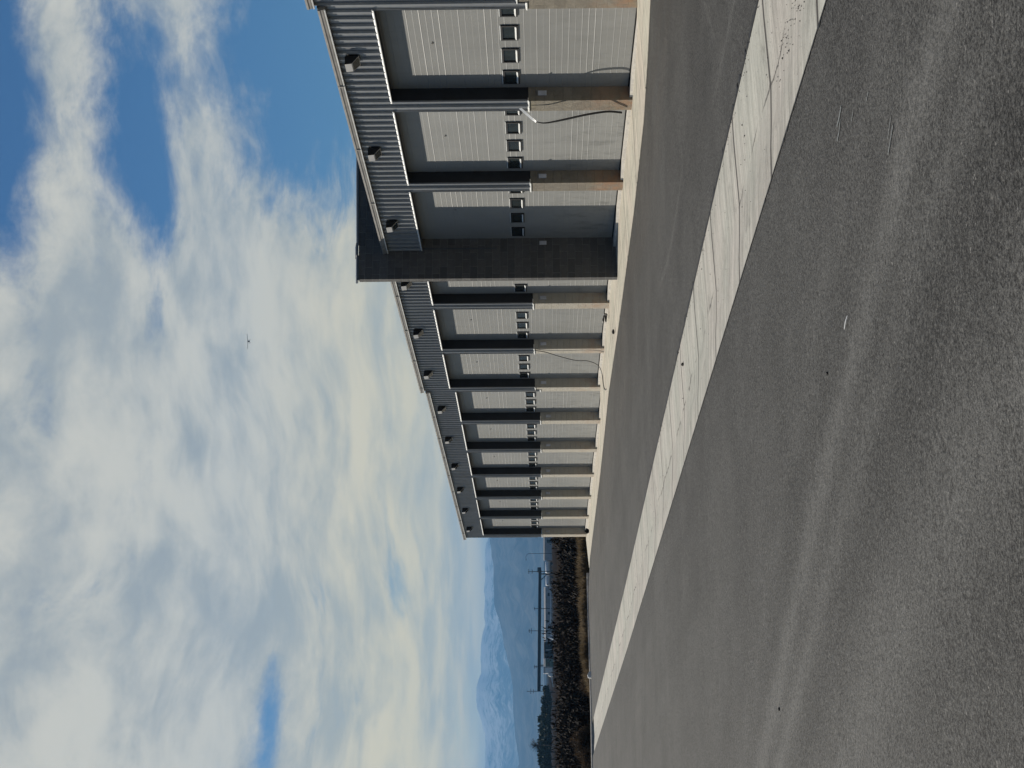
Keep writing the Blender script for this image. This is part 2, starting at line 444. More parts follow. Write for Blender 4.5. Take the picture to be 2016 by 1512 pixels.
SECS = [(NB0, 0, Y0 + NB0 * P, Y0 + .24), (0, 3, Y0 + .24, FWY), (3, 6, FWY + .2, Y0 + 6 * P + .24), (6, 12, Y0 + 6 * P + .24, YEND)]
for n0, n1, ya, yb in SECS:
    o = sec_off(n0 if n0 >= 0 else -1)
    mb = MB()
    corr(mb, ya, yb, Z_HEAD + o, Z_EAVE + o + .06, W)
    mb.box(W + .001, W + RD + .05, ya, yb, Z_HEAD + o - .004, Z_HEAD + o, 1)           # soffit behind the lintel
    if n1 in (0, 6, 12) or n0 == 3:
        mb.quad((W - HRIB, yb, Z_CAP), (W + 1, yb, Z_CAP), (W + 1, yb, Z_EAVE + o), (W - HRIB, yb, Z_EAVE + o))
    for n in range(n0, n1 + 1):
        p0, p1 = Y0 + n * P, Y0 + n * P + PW
        if n == 12: p1 = YEND
        a, b = max(p0, ya), min(p1, yb)
        if n == 3: continue
        if b - a < .05: continue
        corr(mb, a, b, Z_CAP + o, Z_HEAD + o, W)
        if a == p0:
            mb.box(W - .014, W + .004, a - .012, a + .03, Z_CAP + o, Z_HEAD + o + .01)
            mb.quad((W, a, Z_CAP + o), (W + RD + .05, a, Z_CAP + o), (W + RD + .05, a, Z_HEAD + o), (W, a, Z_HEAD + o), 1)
        if b == p1:
            mb.box(W - .014, W + .004, b - .03, b + .012, Z_CAP + o, Z_HEAD + o + .01)
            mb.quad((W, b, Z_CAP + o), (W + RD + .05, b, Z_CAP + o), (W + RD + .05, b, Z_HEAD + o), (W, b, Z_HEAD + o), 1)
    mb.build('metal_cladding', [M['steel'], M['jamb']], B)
    # gutter with its bright drip edge
    mb = MB(); zg = Z_EAVE + o
    g1 = yb - .02 if n1 != 12 else yb + .12
    g0 = ya + .03
    mb.prism([(W - .035, zg), (W - .10, zg), (W - .125, zg + .03), (W - .13, zg + .075), (W - .145, zg + .085), (W - .145, zg + .125), (W - .135, zg + .13), (W - .125, zg + .115), (W - .035, zg + .115)], g0, g1, 0)
    mb.prism([(W - .105, zg - .022), (W - .130, zg - .02), (W - .135, zg + .004), (W - .105, zg - .002)], g0, g1, 1)
    for yj in [g0 + 3.05 * k for k in range(1, int((g1 - g0) / 3.05) + 1)]:
        mb.box(W - .150, W - .11, yj, yj + .035, zg + .002, zg + .128, 0)
    mb.build('gutter', [M['gutter_metal'], M['bright']], B)
    mb = MB(); zr = Z_EAVE + o + .118
    mb.prism([(W - .10, zr), (W - .10, zr + .02), (W + 9, zr + .33), (W + 18, zr + .02), (W + 18, zr - .1), (W + 9, zr + .2)], ya, yb)
    mb.build('roof', M['coping'], B)
# back wall and the two end walls
mb = MB()
for n0, n1, ya, yb in SECS: mb.box(W + 17.5, W + 17.7, ya, yb, Z_BASE - .4, Z_EAVE + sec_off(n0 if n0 >= 0 else -1) + .08)
mb.build('back_wall', M['steel'], B)
for yy, oo in ((Y0 + NB0 * P + .02, .19), (YEND - .22, -.18)):
    mb = MB(); mb.box(W + .35, W + 17.5, yy, yy + .2, Z_BASE - .4, Z_EAVE + oo + .08); mb.build('end_wall', M['pier'], B)

# piers of split-face block with their cap flashing
for n in range(NB0, 13):
    p0, p1 = Y0 + n * P, Y0 + n * P + PW
    if n == 12: p1 = YEND
    if n == 3: p0 = FWY + .203
    parts = [(p0, p1, sec_off(n))]
    if n in (0, 6): parts = [(p0, p0 + .24, sec_off(n - 1)), (p0 + .24, p1, sec_off(n))]
    mb = MB()
    for a, b, o in parts:
        cap = MB()
        mb.box(W - .03, W + RD + .05, a + .004 * (a == p0), b - .004 * (b == p1), Z_BASE - .45, Z_CAP + o - .012)
        cap.prism([(W - .055, Z_CAP + o - .035), (W - .055, Z_CAP + o - .02), (W - .008, Z_CAP + o + .004), (W - .008, Z_CAP + o - .012), (W - .032, Z_CAP + o - .012), (W - .032, Z_CAP + o - .035)], a - .012, b + .012)
        cap.build('pier_cap', M['bright'], B)
    mb.build('block_pier', M['pier'], B)

# fire wall standing out through the facade and over the roof
mb = MB()
def fw(x0, x1, y0, y1, tops):
    za, zb = tops
    v = [(x0, y0, Z_BASE - .4), (x1, y0, Z_BASE - .4), (x1, y0, zb), (x0, y0, za), (x0, y1, Z_BASE - .4), (x1, y1, Z_BASE - .4), (x1, y1, zb), (x0, y1, za)]
    mb.add(v, [(0, 1, 2, 3), (5, 4, 7, 6), (4, 0, 3, 7), (1, 5, 6, 2), (3, 2, 6, 7)])
fw(14.93, W + 17.7, FWY, FWY + .2, (4.93, 5.45))
wall = mb.build('fire_wall', M['firewall'], B)
mb = MB()
def cop(x0, x1, z0, z1, t=.055, w=.025):
    v = [(x, y, z) for x, z in ((x0, z0), (x1, z1)) for y in (FWY - w, FWY + .2 + w) for z in (z, z + t)]
    mb.add(v, [(0, 2, 3, 1), (4, 5, 7, 6), (0, 1, 5, 4), (2, 6, 7, 3), (1, 3, 7, 5), (0, 4, 6, 2)])
cop(14.90, 15.62, 4.925, 4.945); cop(15.62, 15.97, 4.955, 4.965, .06, .05); cop(15.97, W + 17.7, 4.945, 5.46)
mb.box(W - .01, W + .02, FWY - .02, FWY - .002, 1.2, 4.3)
mb.build('coping', M['coping'], wall)

# overhead doors
def door_mesh(y0, y1, zb, zt):
    mb = MB(); x = W + RD
    prof = []; z = zb; k = 0; seg = .131
    while z < zt:
        d = random.uniform(.0015, .0055)
        prof += [(x, z + .010), (x - d, z + .012), (x - d + .001, z + .016), (x, z + .028)] if k else [(x, z)]
        z += seg; k += 1
    prof = [p for p in prof if p[1] < zt] + [(x, zt)]
    for (xa, za), (xb, zb_) in zip(prof, prof[1:]):
        mb.quad((xa, y1, za), (xa, y0, za), (xb, y0, zb_), (xb, y1, zb_))
    return mb
WW, WH = .575, .36
def window_mesh():
    mb = MB(); x = W + RD; y0, y1, z0, z1 = 0, WW, 0, WH; t = .04
    # pale outer bead, black ring, recessed pane, inner sill coloured bright as if sunlit
    mb.box(x - .014, x, -.006, WW + .006, WH, WH + .014, 2)
    mb.box(x - .026, x + .0, 0, t, 0, WH, 0); mb.box(x - .026, x, WW - t, WW, 0, WH, 0)
    mb.box(x - .026, x, t, WW - t, 0, t * .8, 0); mb.box(x - .026, x, t, WW - t, WH - t, WH, 0)
    mb.quad((x - .006, WW - t, t * .8), (x - .006, t, t * .8), (x - .006, t, WH - t), (x - .006, WW - t, WH - t), 1)
    mb.prism([(x - .040, t * .8 + .001), (x - .038, t * .8 + .016), (x - .006, t * .8 + .036), (x - .005, t * .8 + .001)], t, WW - t, 3)
    return mb
win_proto = None
for n in range(NB0, NB1):
    o = sec_off(n)
    y0, y1 = Y0 + n * P + PW + .002, Y0 + (n + 1) * P - .002
    if n == 2: y1 = FWY - .002
    zb = Z_BASE + o + .055
    d = door_mesh(y0 - .0, y1, zb + .018, Z_HEAD + o + .02).build('overhead_door', M['door'], B)
    mb = MB(); mb.box(W + RD - .012, W + RD + .02, y0, y1, zb, zb + .03); mb.build('bottom_seal', M['black_rubber'], d)
    mb = MB(); yc = (y0 + y1) / 2 - .05; zc = 2.22 + o; x = W + RD
    mb.box(x - .014, x - .001, yc - .055, yc + .055, zc - .005, zc + .005); mb.box(x - .018, x - .001, yc - .008, yc + .008, zc - .022, zc + .02)
    mb.build('latch', M['gutter_metal'], d)
    for k in range(4):
        yw = y0 + .225 + .93 * k
        if win_proto is None:
            w = window_mesh().build('window', [M['frame'], M['pane'], M['bright'], M['bright']], None, shift=False)
            win_proto = w
        else:
            w = win_proto.copy(); COL.objects.link(w)
        w.parent = d; w.matrix_parent_inverse = Matrix(); w.location = (0, yw, .438 + o + EZ)
    mb = MB(); mb.box(W + .03, W + RD + .06, y0 - .001, y1 + .001, Z_BASE + o - .3, zb); mb.build('threshold', M['sill'], B)
    mb = MB(); zh = Z_HEAD + o
    mb.prism([(W - .050, zh - .028), (W - .052, zh - .010), (W - .036, zh + .014), (W + .03, zh + .014), (W + .03, zh - .006), (W - .036, zh - .006), (W - .044, zh - .028)], y0 - .03, y1 + .03)
    mb.build('head_flashing', M['bright'], B)

# ------------------------------------------------------------------ wall lights and outlets
ORD = ['', 'nearest', 'second', 'third', 'fourth', 'fifth', 'sixth', 'seventh', 'eighth', 'ninth', 'tenth', 'eleventh', 'twelfth']
def fixture_proto():
    r = empty('wall_light', (0, 0, -EZ))
    mb = MB()
    # back plate, then a housing that tapers outward and slopes back underneath
    q = [(-.04, -.19, -.15), (-.04, .19, -.15), (-.04, .19, .14), (-.04, -.19, .14), (-.20, -.16, .0), (-.20, .16, .0), (-.215, .16, .14), (-.215, -.16, .14)]
    mb.add(q, [(0, 1, 5, 4), (3, 2, 6, 7), (4, 5, 6, 7)]); mb.add(q, [(1, 2, 6, 5), (3, 0, 4, 7)], 1)  # side faces coloured near-black to carry their shade
    mb.build('housing', [M['fixture'], M['fixture_dark']], r, shift=False, fix=True)
    mb = MB(); mb.box(-.045, 0, -.16, .16, -.13, .12); mb.build('back_plate', M['fixture_dark'], r, shift=False)
    mb = MB(); mb.add([(-.06, -.150, -.142), (-.06, .150, -.142), (-.18, .14, -.026), (-.18, -.14, -.026)], [(0, 1, 2, 3)]); mb.build('lens', M['pane'], r, shift=False)
    return r
fx = None
for n in range(0, 12):
    c = fixture_proto() if fx is None else copy_tree(fx)
    fx = fx or c
    c.location = (W - .03, Y0 + n * P + PW + (P - PW) / 2 - .03, 3.86 + sec_off(n) + EZ)
    tag(c, 'grey wedge-shaped wall light over the %s garage door from the near end' % ORD[n + 1], 'wall light', 'wall lights over the garage doors')
ot = None
for n in range(1, 13):
    if ot is None:
        r = empty('outlet_box', (0, 0, -EZ)); mb = MB(); mb.box(-.05, .05, -.035, 0, -.095, .095); mb.build('cover', M['plate'], r, shift=False)
        mb = MB(); mb.box(-.036, .036, -.042, -.035, -.03, .07); mb.build('flap', M['plate'], r, shift=False); c = ot = r
    else: c = copy_tree(ot)
    c.location = (W + .15, Y0 + n * P, -.045 + sec_off(n) + EZ)
    if n in (0, 6): c.location.z = -.045 + sec_off(n - 1) + EZ
    tag(c, 'grey outlet box on the pier beyond the %s garage door' % (ORD[n] if n > 1 else 'nearest'), 'outlet box', 'outlet boxes on the pier sides')

# ------------------------------------------------------------------ loose strip, cable and litter at the facade
def ribbon(mb, pts, w, th, mi=0):
    prev = None
    for p, wd in pts:
        p = Vector(p); wd = Vector(wd).normalized() * w; nrm = Vector((1, 0, 0)) * th
        cur = [p - wd, p + wd, p + wd + nrm, p - wd + nrm]
        if prev:
            for i in range(4): mb.quad(prev[i], prev[(i + 1) % 4], cur[(i + 1) % 4], cur[i], mi)
        prev = cur
ys = Y0 + P
r = empty('loose_trim_strip', (W - .08, ys + .5, Z_CAP))
def smooth(pts, n=6):
    out = []
    for i in range(len(pts) - 1):
        p0, p1, p2, p3 = [Vector(pts[max(0, min(len(pts) - 1, i + k))]) for k in (-1, 0, 1, 2)]
        for k in range(n):
            t = k / n
            out.append(.5 * ((2 * p1) + (p2 - p0) * t + (2 * p0 - 5 * p1 + 4 * p2 - p3) * t * t + (3 * p1 - p0 - 3 * p2 + p3) * t ** 3))
    out.append(Vector(pts[-1])); return out
mb = MB()
sd = Vector((-1, 1.85, 1.4)).normalized()
sp_ = [Vector(v) for v in ((W - .06, 30.466, .44), (W - .13, 30.57, .32), (W - .20, 30.69, .19), (W - .25, 30.752, .10))]
ribbon(mb, [(p, q) for p, q in zip(sp_, ((0, .5, 1), (0, .5, 1), (0, .7, 1), (0, 1, .35)))], .034, .003)
mb.build('pale_end', M['white_strip'], r)
mb = MB()
pp = smooth([(W - .25, 30.752, .10), (W - .30, 30.72, -.09), (W - .32, 30.576, -.405), (W - .27, 30.42, -.96), (W - .20, 30.44, -1.3), (W - .15, 30.50, -1.52), (W - .12, 30.60, -1.74), (W - .11, 30.64, -1.80)])
ws = [.012 + .030 * min(1, i / 14) * (1 if i < len(pp) - 3 else .8) for i in range(len(pp))]
prev = None
for i, p in enumerate(pp):
    cur = [p + Vector((.0, -ws[i], 0)), p + Vector((0, ws[i], 0)), p + Vector((.01, ws[i], 0)), p + Vector((.01, -ws[i], 0))]
    if prev:
        for k in range(4): mb.quad(prev[k], prev[(k + 1) % 4], cur[(k + 1) % 4], cur[k])
    prev = cur
mb.build('shaded_end', M['black_rubber'], r)  # shade on the strip's turned side, put into a black colour
tag(r, 'loose bent trim strip, white above and dark on its shaded side below, hanging off the nearest full pier', 'trim strip')

yc = Y0 + 5 * P
mb = MB()
mb.tube(smooth([(W - .06, yc + .05, Z_CAP - .02), (W - .07, yc + .2, -.1), (W - .16, yc + .42, -.6), (W - .25, yc + .55, -1.1), (W - .25, yc + .62, -1.5), (W - .3, yc + .95, -1.84), (15.35, yc + 1.5, -1.985), (14.95, yc + 1.45, -2.02), (14.6, yc + .8, -2.04), (14.35, yc - .1, -2.045)], 8), .014, 6)
tag(mb.build('cable', M['cable_light'], smooth=True), 'thin black cable drooping from a pier and trailing onto the concrete apron', 'cable')
mb = MB()
pts = [(15.62 + .0, 43.55, -1.93)] + [(15.55 + math.cos(a) * (.10 + a * .006), 43.72 + math.sin(a) * (.10 + a * .006), -1.96 + .012 * a) for a in [k * .5 for k in range(22)]]
mb.tube(pts, .022, 6)
tag(mb.build('hose_coil', M['cable'], smooth=True), 'small dark coil of hose lying at the foot of a garage door', 'hose')

def pebble(name, x, y, z, r, m, label, cat, sq=(1, 1, .6)):
    bm = bmesh.new(); bmesh.ops.create_icosphere(bm, subdivisions=2, radius=r)
    rd = random.Random(int(x * 100 + y * 10))
    off = Vector((rd.random() * 9, rd.random() * 9, rd.random() * 9))
    for v in bm.verts:
        k = 1 + .5 * mnoise.noise(v.co * (1.2 / r) + off)
        v.co = Vector((v.co.x * sq[0], v.co.y * sq[1], v.co.z * sq[2])) * k
    me = bpy.data.meshes.new(name); bm.to_mesh(me); bm.free(); me.materials.append(m)
    o = bpy.data.objects.new(name, me); COL.objects.link(o); o.location = (x, y, z + EZ + r * sq[2] * .7)
    return tag(o, label, cat)
pebble('stone', 14.2, 41.1, -2.045, .07, M['stone'], 'dark stone lying on the apron in front of the hose coil', 'stone')
pebble('stone', 15.15, 73.3, -2.2, .13, M['black_rubber'], 'round dark lump on the apron at the far end of the building', 'stone', (1, 1, .9))
pebble('stone', 6.48, 20.15, z_yard(20.15), .028, M['stone'], 'single dark stone on the concrete gutter strip', 'stone')
pebble('stone', 2.95, 9.39, z_yard(9.39), .013, M['crumb'], 'black stone on the asphalt beside the pale wheel path', 'stone')
pebble('stone', 1.12, 12.39, z_yard(12.39), .015, M['crumb'], 'black stone inside the pale double wheel path', 'stone')
mb = MB(); z = z_yard(8.65) + .012
mb.tube([(3.055, 8.585, z), (3.035, 8.63, z + .004), (3.01, 8.70, z)], [.002, .0035, .002], 5)
tag(mb.build('twig', M['white_strip']), 'short white twig lying on the open asphalt', 'twig')
mb = MB()
z = z_ground(9.4, 83.2)
mb.prism([(9.18, z), (9.52, z), (9.5, z + .12), (9.36, z + .2), (9.2, z + .16)], 83.0, 83.3)
tag(mb.build('litter_bag', M['white_paint']), 'small white bag of litter against the far kerb', 'litter')

# crumbs of broken asphalt scattered over the concrete
mb = MB(); rd = random.Random(5)
for k in range(620):
    if k < 230: x, y = GX1 + .01 - abs(rd.gauss(0, .07)), rd.uniform(8.8, 26)
    elif k < 330: y = rd.gauss(10.0, .55); x = 5.92 + (y - 10.3) * .12 + rd.gauss(0, .10)
    elif k < 430: x, y = GX0 + abs(rd.gauss(0, .10)), rd.uniform(8.4, 26)
    else: x, y = rd.uniform(GX0, GX1), 8.5 + rd.random() ** 1.6 * 30
    r = rd.uniform(.0025, .0075) * (1.6 if rd.random() < .12 else 1); z = z_yard(y) + .0
    dz = -.026 * max(0, 1 - abs(x - 5.95) / .8) + .004
    bmv = []
    for i in range(5):
        a = i * 2 * math.pi / 5 + rd.random() * .6; bmv.append((x + math.cos(a) * r * rd.uniform(.7, 1.3), y + math.sin(a) * r * rd.uniform(.7, 1.3), z + dz))
    bmv.append((x, y, z + dz + r * 1.0))
    mb.add(bmv, [(i, (i + 1) % 5, 5) for i in range(5)])
tag(mb.build('asphalt_crumbs', M['crumb']), 'black crumbs of broken asphalt scattered over the concrete gutter strip', 'crumbs', kind='stuff')

# ------------------------------------------------------------------ vegetation past the yard
def blades(mb, n, fx, h0, h1, w, rd):
    for _ in range(n):
        x, y, z, k = fx(rd)
        h = rd.uniform(h0, h1) * k; a = rd.uniform(0, math.pi); lx, ly = rd.gauss(0, .28) * h, rd.gauss(0, .28) * h
        dx, dy = math.cos(a) * w, math.sin(a) * w
        mb.add([(x - dx, y - dy, z), (x + dx, y + dy, z), (x + lx * .5 + dx * .6, y + ly * .5 + dy * .6, z + h * .65), (x + lx, y + ly, z + h), (x + lx * .5 - dx * .6, y + ly * .5 - dy * .6, z + h * .65)], [(0, 1, 2, 3, 4)])
rd = random.Random(8)
mb = MB()
def gfx(r):
    x = 8.6 + r.random() ** .8 * 9; y = YF + .35 + r.random() ** 1.3 * 2.2
    k = (.55 + .45 * mnoise.noise(Vector((x * .9, y * .7, 1)))) * min(1, .35 + (x - 8.6) * .35)
    return x, y, z_ground(min(x, 15), YF) - .06, max(.25, k + .25)
blades(mb, 6500, gfx, .42, .82, .02, rd)
def gfx2(r):
    x = 2 + r.random() * 7.5; y = YF + .3 + r.random() * 1.2
    return x, y, z_ground(x, YF) - .06, .3 + .5 * max(0, mnoise.noise(Vector((x * 1.1, 3, 2))))
blades(mb, 900, gfx2, .2, .5, .018, rd)
tag(mb.build('dry_grass', M['grass']), 'tan dry grass growing along the far kerb', 'grass', kind='stuff')

def twigball(mb, cx, cy, z0, rx, rz, n, rd, w=.03, l=.35):
    for _ in range(n):
        while True:
            u = Vector((rd.uniform(-1, 1), rd.uniform(-1, 1), rd.uniform(-1, 1)))
            if .25 < u.length < 1: break
        u.z = abs(u.z) * 1.0 if rd.random() < .9 else u.z * .2
        p = Vector((cx + u.x * rx, cy + u.y * rx, z0 + max(.02, u.z) * rz))
        d = (Vector((u.x * .6, u.y * .6, .5 + abs(u.z))) + Vector((rd.gauss(0, .85), rd.gauss(0, .85), rd.gauss(0, .65)))).normalized() * l * rd.uniform(.5, 1.3)
        s = d.cross(Vector((rd.gauss(0, 1), rd.gauss(0, 1), rd.gauss(0, 1)))).normalized() * w * rd.uniform(.5, 1.6)
        mb.add([p - s, p + s, p + d], [(0, 1, 2)])
rd = random.Random(21)
mb = MB()
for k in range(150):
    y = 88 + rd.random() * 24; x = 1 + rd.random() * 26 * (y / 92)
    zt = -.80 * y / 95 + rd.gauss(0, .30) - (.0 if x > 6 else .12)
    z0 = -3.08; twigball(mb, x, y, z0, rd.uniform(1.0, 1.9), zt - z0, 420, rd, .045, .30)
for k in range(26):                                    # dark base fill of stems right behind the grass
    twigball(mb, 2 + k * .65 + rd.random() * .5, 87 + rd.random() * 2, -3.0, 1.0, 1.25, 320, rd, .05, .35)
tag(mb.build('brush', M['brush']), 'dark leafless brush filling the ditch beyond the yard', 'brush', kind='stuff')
def shrub(x, y, z0, rx, rz, n, label, m='shrub'):
    r = empty('shrub', (x, y, z0)); mb = MB()
    for k in range(3): twigball(mb, x + rd.gauss(0, rx * .4), y + rd.gauss(0, .3), z0, rx * rd.uniform(.6, .9), rz * rd.uniform(.7, 1), n // 3, rd, .03, .26)
    mb.build('twigs', M[m], r)
    mb = MB()
    for k in range(5): mb.tube([(x, y, z0 - .05), (x + rd.gauss(0, rx * .3), y + rd.gauss(0, .2), z0 + rz * .4), (x + rd.gauss(0, rx * .5), y + rd.gauss(0, .3), z0 + rz * .8)], [.03, .02, .008], 5)
    mb.build('stems', M['bark'], r)
    tag(r, label, 'shrub', 'shrubs behind the far kerb')
shrub(6.05, 86.2, -2.66, .9, 1.35, 1500, 'tallest brown shrub behind the end of the concrete gutter strip')
shrub(4.9, 86.0, -2.68, .6, .75, 800, 'low brown shrub left of the tallest shrub behind the kerb')
shrub(9.0, 85.9, -2.6, .6, .65, 800, 'small dark shrub right behind the white litter bag')

# row of trees far out in the field, and a lone leafless one
def AT(az, D): return D * math.sin(R_(az)), D * math.cos(R_(az))
def z_field(D): return lerp_tab([(0, -3.05), (110, -3.05), (1000, -5.8), (2500, -6.2), (30000, -6.5)], D)
rd = random.Random(33)
def tree_proto(h, rx):
    r = empty('tree', (0, 0, -EZ)); mb = MB()
    for k in range(9):
        u = Vector((rd.gauss(0, .5), rd.gauss(0, .5), rd.uniform(-.4, .5)))
        twigball(mb, u.x * rx, u.y * rx, h * (.42 + .28 * u.z) , rx * rd.uniform(.45, .7), h * rd.uniform(.25, .42), 160, rd, .45, .9)
    mb.build('crown', M['tree'], r, shift=False)
    mb = MB(); mb.tube([(0, 0, -.2), (.1, 0, h * .3), (0, .1, h * .62)], [.25, .2, .08], 7)
    for k in range(4): mb.tube([(0, 0, h * .25), (rd.gauss(0, rx * .4), rd.gauss(0, rx * .4), h * .6)], [.12, .04], 5)
    mb.build('trunk', M['bark'], r, shift=False)
    return r
protos = [tree_proto(8, 4.2), tree_proto(7.2, 5.0), tree_proto(8.6, 3.8)]
used = [False] * 3
for k in range(15):
    az = 2.2 + k * .255 + rd.uniform(-.06, .06); D = 700 + rd.uniform(-40, 60)
    i = k % 3
    c = copy_tree(protos[i]) if used[i] else protos[i]; used[i] = True
    x, y = AT(az, D); s = rd.uniform(.82, 1.08) * (1.06 if az < 4.7 else .86)
    c.location = (x, y, z_field(D) + EZ); c.rotation_euler.z = rd.uniform(0, 6.28); c.scale = (s * 1.1, s * 1.1, s)
    tag(c, 'dark green tree in the distant row beyond the brush', 'tree', 'trees in the distant row')
r = empty('leafless_tree', (*AT(3.92, 640), z_field(640))); x, y = AT(3.92, 640); z0 = z_field(640)
mb = MB(); mb.tube([(x, y, z0), (x + .1, y, z0 + 5), (x, y, z0 + 8.6)], [.22, .16, .1], 6); mb.build('trunk', M['bark'], r)
mb = MB()
for k in range(70):
    a = rd.uniform(-1.2, 1.2); l = rd.uniform(1.5, 3.4)
    b = Vector((x, y, z0 + rd.uniform(6.5, 9))); e = b + Vector((math.sin(a) * l, rd.gauss(0, .6), math.cos(a) * l))
    mb.tube([b, e], [.07, .03], 3, cap=False)
mb.build('branches', M['bark'], r)
tag(r, 'lone leafless tree standing up above the distant tree row', 'tree')

# ------------------------------------------------------------------ things a kilometre out
D1 = 1000.0; ZF = z_field(D1)
def pole(az, D, ztop, arms, label):
    x, y = AT(az, D); z0 = z_field(D); r = empty('utility_pole', (x, y, z0))
    mb = MB(); mb.tube([(x, y, z0), (x, y, ztop)], [.24, .17], 7); mb.build('pole', M['pole_wood'], r)
    for za, w in arms:
        mb = MB(); mb.box(x - w, x + w, y - .12, y + .12, ztop - za - .12, ztop - za + .12)
        for q in (-.9, -.45, .45, .9): mb.box(x + w * q - .06, x + w * q + .06, y - .06, y + .06, ztop - za + .12, ztop - za + .45)
        mb.build('crossarm', M['pole_wood'], r)
    tag(r, label, 'utility pole', 'utility poles in the distance')
pole(10.19, 950, 9.6, [(.5, 1.5), (2.6, 1.2)], 'dark utility pole with crossarms just left of the storage building')
pole(8.02, 980, 9.9, [(.6, 1.1), (1.9, 1.7)], 'dark utility pole with crossarms above the middle of the steel pipe bridge')
pole(5.84, 1000, 11.4, [(2.6, 1.6), (4.4, 1.2)], 'tallest dark utility pole, at the left end of the steel pipe bridge')
pole(8.83, 990, 6.4, [(.5, 1.0)], 'short utility pole rising behind the long grey warehouse')
pole(6.72, 1010, 6.8, [(.5, 1.2), (1.6, .9)], 'short utility pole rising behind the small grey-green house')
x, y = AT(10.85, 900); z0 = z_field(900); r = empty('street_lamp', (x, y, z0))
mb = MB(); mb.tube([(x, y, z0), (x, y, 8.6)], [.16, .1], 7); mb.build('pole', M['dark_steel'], r)
mb = MB(); mb.tube(smooth([(x, y, 8.4), (x - .5, y, 9.6), (x - 2.0, y, 10.3), (x - 3.3, y, 10.2)]), .08, 6); mb.build('arm', M['dark_steel'], r)
mb = MB(); mb.box(x - 4.1, x - 3.2, y - .2, y + .2, 10.08, 10.3); mb.build('lamp_head', M['dark_steel'], r)
tag(r, 'tall street lamp with a curved arm next to the storage building', 'street lamp')

# elevated pipe bridge
r = empty('pipe_bridge', (*AT(8, D1), ZF)); a0, a1 = AT(10.25, D1), AT(5.85, D1)
def along(t, z): return (a0[0] + (a1[0] - a0[0]) * t, a0[1] + (a1[1] - a0[1]) * t, z)
mb = MB()
for off, (z0, z1) in ((0, (2.75, 4.1)), (1, (2.0, 3.1))):
    mb.tube([along(0, z0), along(1, z1)], .62 if off == 0 else .55, 6)
for k in range(34):
    t = k / 33; mb.tube([along(t, 2.0 + 1.1 * t), along(min(1, t + .03), 2.75 + 1.35 * t)], .2, 4)
mb.tube([along(.52, 2.7), along(.86, 3.3)], .62, 6)
mb.build('truss', M['dark_steel'], r)
for t, q in ((.035, 0), (.79, 0), (.955, -1.0)):
    mb = MB(); mb.tube([along(t, (ZF if q == 0 else 1.0)), along(t, 3.2)], .36, 5); mb.build('post', M['dark_steel'], r)
mb = MB(); mb.tube([along(.04, -2.2), along(.09, 2.3)], .3, 5); mb.build('brace', M['dark_steel'], r)
mb = MB(); mb.box(a0[0] - 1.6, a0[0] + 1.4, a0[1] - 1, a0[1] + 1, 1.6, 4.0); mb.build('drive_housing', M['dark_steel'], r)
tag(r, 'long dark raised steel pipe bridge on posts across the distance', 'pipe bridge')

def trailer(az0, az1, D, z0, z1, label):
    x0, y0 = AT(az0, D); x1, y1 = AT(az1, D); L = math.hypot(x1 - x0, y1 - y0); c = Vector(((x0 + x1) / 2, (y0 + y1) / 2, z_field(D)))
    r = empty('tank_trailer', c); d = Vector((x1 - x0, y1 - y0, 0)).normalized(); nrm = Vector((-d.y, d.x, 0))
    def bx(mb, a, b, w, za, zb, mi=0):
        v = [c + d * t + nrm * s + Vector((0, 0, z - c.z)) for z in (za, zb) for s in (-w, w) for t in (a, b)]
        mb.add(v, [(0, 2, 3, 1), (4, 5, 7, 6), (0, 1, 5, 4), (2, 6, 7, 3), (0, 4, 6, 2), (1, 3, 7, 5)], mi)
    mb = MB(); cm = Vector((0, 0, (z0 + z1) / 2 - c.z)); rr = (z1 - z0) / 2
    mb.tube([c + d * (L * q) + cm for q in (-.5, -.495, -.47, -.44, .44, .47, .495, .5)], [rr * .2, rr * .6, rr * .9, rr, rr, rr * .9, rr * .6, rr * .2], 16); mb.build('tank_body', M['white_paint'], r, smooth=True, fix=True)
    for t in (-.36, -.28, .3):
        mb = MB(); p = c + d * (L * t) + Vector((0, 0, .5)); mb.tube([p - nrm * 1.1, p + nrm * 1.1], .52, 10); mb.build('wheel', M['black_rubber'], r)
    mb = MB(); bx(mb, -L / 2, L / 2, .5, z0 - .5, z0 - .02); mb.build('chassis', M['dark_steel'], r, fix=True)
    tag(r, label, 'trailer')
trailer(10.55, 10.12, 960, -4.2, -1.1, 'white rounded tank trailer between the storage building and the bridge leg')
trailer(10.05, 9.66, 960, -4.1, -1.2, 'shorter white tank trailer just left of the bridge leg')

